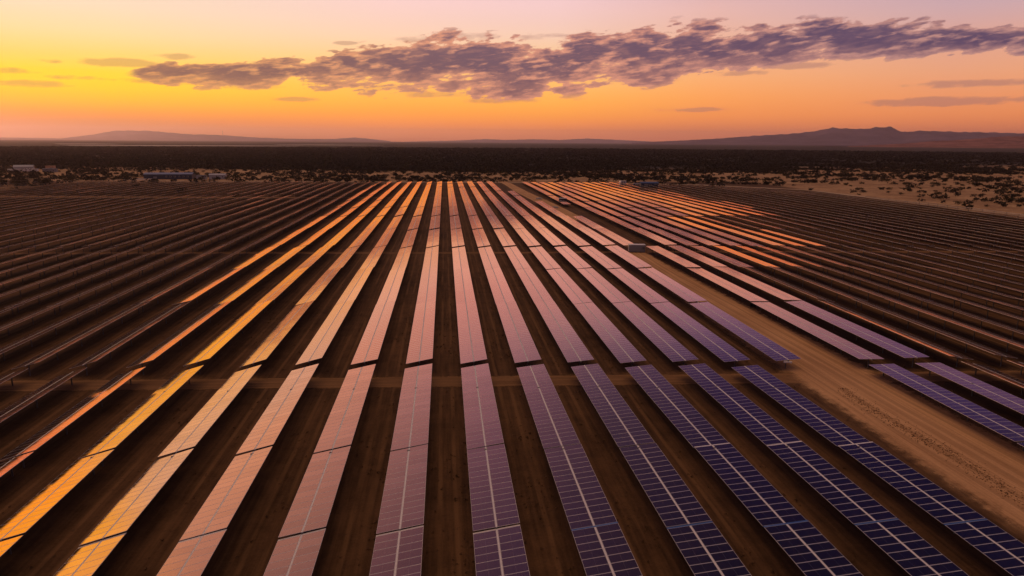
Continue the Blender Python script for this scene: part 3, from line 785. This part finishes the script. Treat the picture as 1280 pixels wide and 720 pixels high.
special = [(-332.9, 612, 8.5, 'big round dark bush on pale sand at the far left, rightmost of three'),
           (-354.3, 612, 5.8, 'dark bush on pale sand at the far left, middle of three'),
           (-366.5, 612, 7.6, 'dark bush on pale sand cut by the left edge of the photo'),
           (-243.1, 571, 4.2, 'small dark shrub on the far left track, left of the others'),
           (-193.1, 527, 4.6, 'small dark shrub on the far left track among thin rows'),
           (-139.1, 474, 3.6, 'small dark shrub on the pale far track beside long rows')]
for x, y, s_, lb in special: bush(x, y, s_, lb)
# each bush one can tell apart on the sand
zones = [(-620, -335, 600, 960, 46, 'dark scrub bush on the sand left of the panel field', 'scrub bushes on the sand at the left'),
         (-330, 40, 668, 860, 60, 'dark scrub bush on the sandy strip behind the left panel block', 'scrub bushes on the strip behind the left block'),
         (40, 300, 660, 860, 46, 'dark scrub bush on the sandy strip behind the right panel block', 'scrub bushes on the strip behind the right block'),
         (300, 620, 330, 900, 112, 'dark scrub bush on the open sand right of the panel field', 'scrub bushes on the open sand at the right')]
placed = []
def too_close(x, y, d):
    return any((x-a)**2+(y-b_)**2 < d*d for a, b_ in placed)
blockers = [(-267, 704, 34), (-232, 708, 16), (-510, 897, 16), (-470, 880, 30), (161, 614, 9), (176, 581, 12), (168, 591, 8)]
for x0, x1, y0, y1, n, lb, gp in zones:
    c_ = 0; tries = 0
    while c_ < n and tries < 20000:
        tries += 1
        x, y = r5.uniform(x0, x1), r5.uniform(y0, y1)
        px, py, wv = project((x, y, 1))
        if not (-6 < px < 1286) or in_field(x, y) or too_close(x, y, 7): continue
        if any((x-a)**2+(y-b_)**2 < q*q for a, b_, q in blockers): continue
        if x > 300 and r5.uniform() > np.interp(x - 0.25*(y-350), [285, 320, 380], [.3, .7, 1]): continue
        placed.append((x, y)); bush(x, y, r5.choice((2.2, 3.0, 3.9, 5.0, 6.4), p=(.3,.28,.22,.14,.06)), lb, gp, r5.uniform(.7, 1.0)); c_ += 1
# the bush land itself: one mass
def mass():
    T = []
    protos = [bush_tris(1, 1.0, r5.uniform(.6, .85), 46, .155, r5) for _ in range(24)]
    N = 0
    def put(x, y, s_, sq):
        p = protos[r5.integers(24)]; a = r5.uniform(0, 6.28); c_, s2 = math.cos(a), math.sin(a)
        q = p*np.array((s_, s_, s_*sq))
        T.append(np.stack([q[...,0]*c_ - q[...,1]*s2 + x, q[...,0]*s2 + q[...,1]*c_ + y, q[...,2]], -1))
    ph = r5.uniform(0, 6.28, 12)
    def clump(x, y):
        return (math.sin(x*.021+ph[0]+1.5*math.sin(y*.013+ph[1])) + math.sin(y*.027+ph[2]+1.2*math.sin(x*.017+ph[3])) + .7*math.sin(x*.06+y*.045+ph[4]) + .6*math.sin(x*.05-y*.08+ph[5]))/2.2
    tries = 0
    while N < 46000 and tries < 900000:
        tries += 1
        # even in bearing, nearer more often
        a = R(r5.uniform(-36, 47)); d = (420 + 1000*r5.uniform()**0.8) if N < 19000 else (1250 + 2800*r5.uniform()**1.5)
        x, y = d*math.sin(a), d*math.cos(a)
        if in_field(x, y) or (x > 300 and y < 330) : continue
        if any((x-a_)**2+(y-b_)**2 < q*q for a_, b_, q in blockers): continue
        fr = y - forest_front(x); cl_ = clump(x, y)
        if x > 120:
            pr = float(np.interp(fr, [-480, -330, -200, -60, 100, 400, 900], [.10, .22, .40, .66, .8, .9, 1.0]))
            pr *= 1.0 if cl_ > float(np.interp(fr, [-300, 0, 400, 900], [.3, -.1, -.35, -1.5])) else .16
        else:
            pr = .34*(1.0 if cl_ > .0 else .3) if fr < 0 else 1.0
        if True:
            if 540 < x < 660 and 1060 < y < 1110: continue
        if r5.uniform() > pr: continue
        s_ = r5.uniform(2.2, 6.2)*(1 + max(0, d-1000)/1100)
        put(x, y, s_, r5.uniform(.5, .9)*(1/(1+max(0, d-1000)/2400))); N += 1
    return tri_mesh('bushland', np.concatenate(T), M_LEAFDARK)
tag(link('bushland', mass()), 'dense dark bush covering the plain behind the panel field', 'bush land', kind='stuff')
# dry weeds and clods between the near rows
def weeds():
    T = []
    protos = [bush_tris(1, 1.0, .5, 26, .12, r5) for _ in range(10)]
    def put(x, y, s_):
        p = protos[r5.integers(10)]*s_; T.append(p + np.array((x, y, -.02)))
    n = 0
    while n < 5200:
        y = 38 + 150*r5.uniform()**1.6; x = r5.uniform(-95, 120)
        band = .5*math.sin(x*.7) + .5*math.sin(y*.11 + x*.05) + .6*math.sin(y*.37+x*.21)
        k = round((x+4.6)/8.9); off = x - row_x(k) if k <= 7 else 9
        if k <= 7 and abs(off) < 2.0: continue
        if r5.uniform() > (.65 if band > .35 else .1): continue
        if 56 < x < 71: continue
        if abs(y + .05*x - 104) < 3.5: continue
        put(x, y, r5.uniform(.12, .42)); n += 1
    for _ in range(3000):           # the weedy strip along the dirt road's left side
        y = r5.uniform(30, 96); x = 61.4 + r5.normal(0, .75) + .5*math.sin(y*.2)
        put(x, y, r5.uniform(.05, .2))
    return tri_mesh('dry_weeds', np.concatenate(T), M_WEED)
tag(link('dry_weeds', weeds()), 'small dry weeds and clods between the near rows', 'weeds', kind='stuff')

# ------------------------------------------------------------------ buildings and small things
def part(name, m, mats, parent, loc=(0,0,0), rot=(0,0,0)): return link(name, m.mesh(name, mats), parent, loc, rot)
def building(name, loc, rz, L, D, H, wall, roof, label, cat, ridge_h=1.2, windows=0, door=True, flat=False, over=0.35):
    o = empty(name, loc, rz); tag(o, label, cat)
    m = MB(); m.box(-L/2, L/2, -D/2, D/2, 0, H); part('wall', m, [wall], o)
    m = MB()
    if flat: m.box(-L/2-over, L/2+over, -D/2-over, D/2+over, H+.003, H+.25)
    else:
        prof = [(-D/2-over, H+.004), (0, H+ridge_h), (D/2+over, H+.004), (D/2+over, H+.16), (0, H+ridge_h+.16), (-D/2-over, H+.16)]
        m.prism(prof, -L/2-over, L/2+over)
        m.v = [(v[1], v[0], v[2]) for v in m.v]
    part('roof', m, [roof], o)
    if door:
        m = MB(); m.box(-L*.3, -L*.3+min(3.2, L*.2), -D/2-.06, -D/2-.003, 0.02, min(2.6, H*.75)); dd = part('door', m, [M_GREY], o)
        m = MB(); m.box(-L*.3+.2, -L*.3+.3, -D/2-.12, -D/2-.063, 1.0, 1.2); part('handle', m, [M_STEEL], dd)
    for i in range(windows):
        x = -L*.08 + (i+.5)*(L*.54)/windows
        m = MB(); m.box(x-.75, x+.75, -D/2-.05, -D/2-.003, H*.45, H*.45+1.1); wd_ = part('window', m, [M_WHITE], o)
        m = MB(); m.box(x-.65, x+.65, -D/2-.07, -D/2-.053, H*.45+.1, H*.45+1.0); part('pane', m, [M_PANE], wd_)
    return o
building('warehouse', (-268, 706, 0), R(4), 44, 13, 4.6, M_BLUE, M_BLUEROOF, 'long low dark blue warehouse behind the left end of the field', 'warehouse', 1.5, 6)
building('shed', (-236, 700, 0), R(4), 9, 6, 3.2, M_ROOFGREY, M_DARKGREY, 'small grey shed at the right end of the blue warehouse', 'shed', .8, 1)
building('storehouse', (-222, 704, 0), R(6), 15, 8, 4.0, M_ROOFGREY, M_ROOFGREY, 'pale grey storehouse standing right of the blue warehouse', 'building', 1.2, 2)
o = empty('boundary_wall', (-290, 694, 0), R(3)); tag(o, 'low white wall in front of the blue warehouse', 'wall')
m = MB(); m.box(-16, 12, -.15, .15, 0, .9); part('wall_panel', m, [M_WHITE], o)
m = MB(); m.box(-16.05, 12.05, -.22, .22, .903, 1.0); part('coping', m, [M_ROOFGREY], o)
building('farmhouse', (-510, 897, 0), R(18), 20, 9, 4.2, M_ROOFGREY, M_ROOFGREY, 'pale house with grey-blue pitched roof at the far left', 'house', 2.2, 4)
building('long_shed', (-497, 872, 0), R(14), 30, 6, 2.6, M_WHITE, M_ROOFGREY, 'long low whitish shed in front of the grey-roofed house', 'shed', .6, 4, flat=True)
building('outbuilding', (-481, 900, 0), R(10), 9, 7, 5.2, M_TAN, M_TAN, 'small tan square building right of the grey-roofed house', 'building', 1.0, 1, flat=True)
building('farm_shed', (-455, 850, 0), R(8), 14, 6, 3.6, M_GREY, M_DARKGREY, 'dark grey farm shed among bushes right of the tan building', 'shed', .8, 2)
building('equipment_shed', (176, 583, 0), R(-6), 15, 7, 3.4, M_BLUE, M_BLUEROOF, 'bright blue roofed equipment shed at the back of the right block', 'shed', 1.0, 2)
# containers and cabins
def cabin(name, loc, rz, L, D, H, body, end, label, cat):
    o = empty(name, loc, rz); tag(o, label, cat)
    m = MB(); m.box(-L/2, L/2, -D/2, D/2, .25, H); part('body', m, [body], o)
    m = MB(); m.box(-L/2-.06, L/2+.06, -D/2-.06, D/2+.06, H+.003, H+.14); part('roof', m, [M_WHITE], o)
    m = MB(); m.box(-L/2+.1, L/2-.1, -D/2+.1, D/2-.1, 0, .247); part('plinth', m, [M_DARKGREY], o)
    m = MB(); m.box(-L/2-.05, -L/2-.003, -D/2+.1, D/2-.1, .4, H-.15); part('end_panel', m, [end], o)
    for s_ in (-1, 1):
        x = s_*L*.16
        m = MB(); m.box(x-L*.14, x+L*.14, -D/2-.05, -D/2-.003, .45, H-.3); dd = part('door', m, [M_GREY if body is not M_DARKGREY else M_DARKGREY], o)
        m = MB(); m.box(x+L*.08, x+L*.1, -D/2-.1, -D/2-.053, 1.1, 1.4); part('handle', m, [M_STEEL], dd)
    m = MB()
    for i in range(5): m.box(L*.33, L*.46, -D/2-.05, -D/2-.003, 1.2+i*.18, 1.3+i*.18)
    part('vent', m, [M_STEEL], o)
    return o
cabin('inverter_cabin', (66.6, 231.5, 0), R(-8), 5.6, 2.4, 2.6, M_GREY, M_WHITE, 'grey inverter cabin with white end at the end of the short row', 'cabin')
cabin('inverter_cabin', (74.0, 428, 0), R(-5), 4.8, 2.4, 2.9, M_DARKGREY, M_DARKGREY, 'black inverter cabin at a row end beside the far dirt road', 'cabin')
cabin('shipping_container', (168, 592, 0), R(-6), 6.1, 2.44, 2.6, M_DARKBLUE, M_DARKBLUE, 'dark blue shipping container left of the blue roofed shed', 'container')
cabin('site_office', (161.5, 616, 0), R(12), 6.0, 2.6, 3.4, M_WHITE, M_WHITE, 'white site office cabin behind the right block, left of blue container', 'cabin')
# cable drum lying by the road
o = empty('cable_drum', (71.4, 149.2, 0), R(35)); tag(o, 'small round black cable drum beside the dirt road', 'drum')
for y in (-.42, .36):
    m = MB(); m.cyl((0, y, .62), .62, .06, 22, 'y'); part('flange', m, [M_BLACKBOX], o)
m = MB(); m.cyl((0, -.357, .62), .40, .714, 18, 'y'); part('cable_coil', m, [M_RUBBER], o)
m = MB(); m.cyl((0, -.47, .62), .09, .047, 10, 'y'); part('hub', m, [M_STEEL], o)
# pale heaps on the far road
for x, y, s_, lb in ((62.9, 456.9, 1.5, 'pale gravel heap on the dirt road, the farther of two'), (63.8, 394.5, 1.3, 'pale gravel heap on the dirt road, the nearer of two')):
    bm = bmesh.new(); bmesh.ops.create_icosphere(bm, subdivisions=3, radius=1.0)
    for v in bm.verts:
        q = v.co; k = 1 + .18*math.sin(q.x*5+y)*math.cos(q.y*6) + .1*math.sin(q.z*9+q.x*7)
        v.co = Vector((q.x*1.6*k, q.y*1.3*k, max(-.05, q.z*.8*k)))
    me = bpy.data.meshes.new('gravel_heap'); bm.to_mesh(me); bm.free(); me.materials.append(M_GRAVEL)
    hp = link('gravel_heap', me, None, (x, y, 0)); hp.scale = (s_, s_, s_); tag(hp, lb, 'gravel heap', 'gravel heaps on the road')
# radio mast on the left hill
az_, el_ = azel(278.5, 168.5); dm = 47500.0
zb = CAM[2] + dm*math.tan(R(el_)) - 60
o = empty('radio_mast', (dm*math.sin(R(az_)), dm*math.cos(R(az_)), zb)); tag(o, 'thin tall radio mast on the ridge of the left hill', 'mast')
m = MB(); m.cyl((0,0,-100), 24, 360, 6, 'z', 0, 12); part('lattice_tower', m, [M_DARKGREY], o)
m = MB(); m.cyl((0,0,260.5), 12, 50, 6, 'z', 0, 5); part('antenna', m, [M_DARKGREY], o)
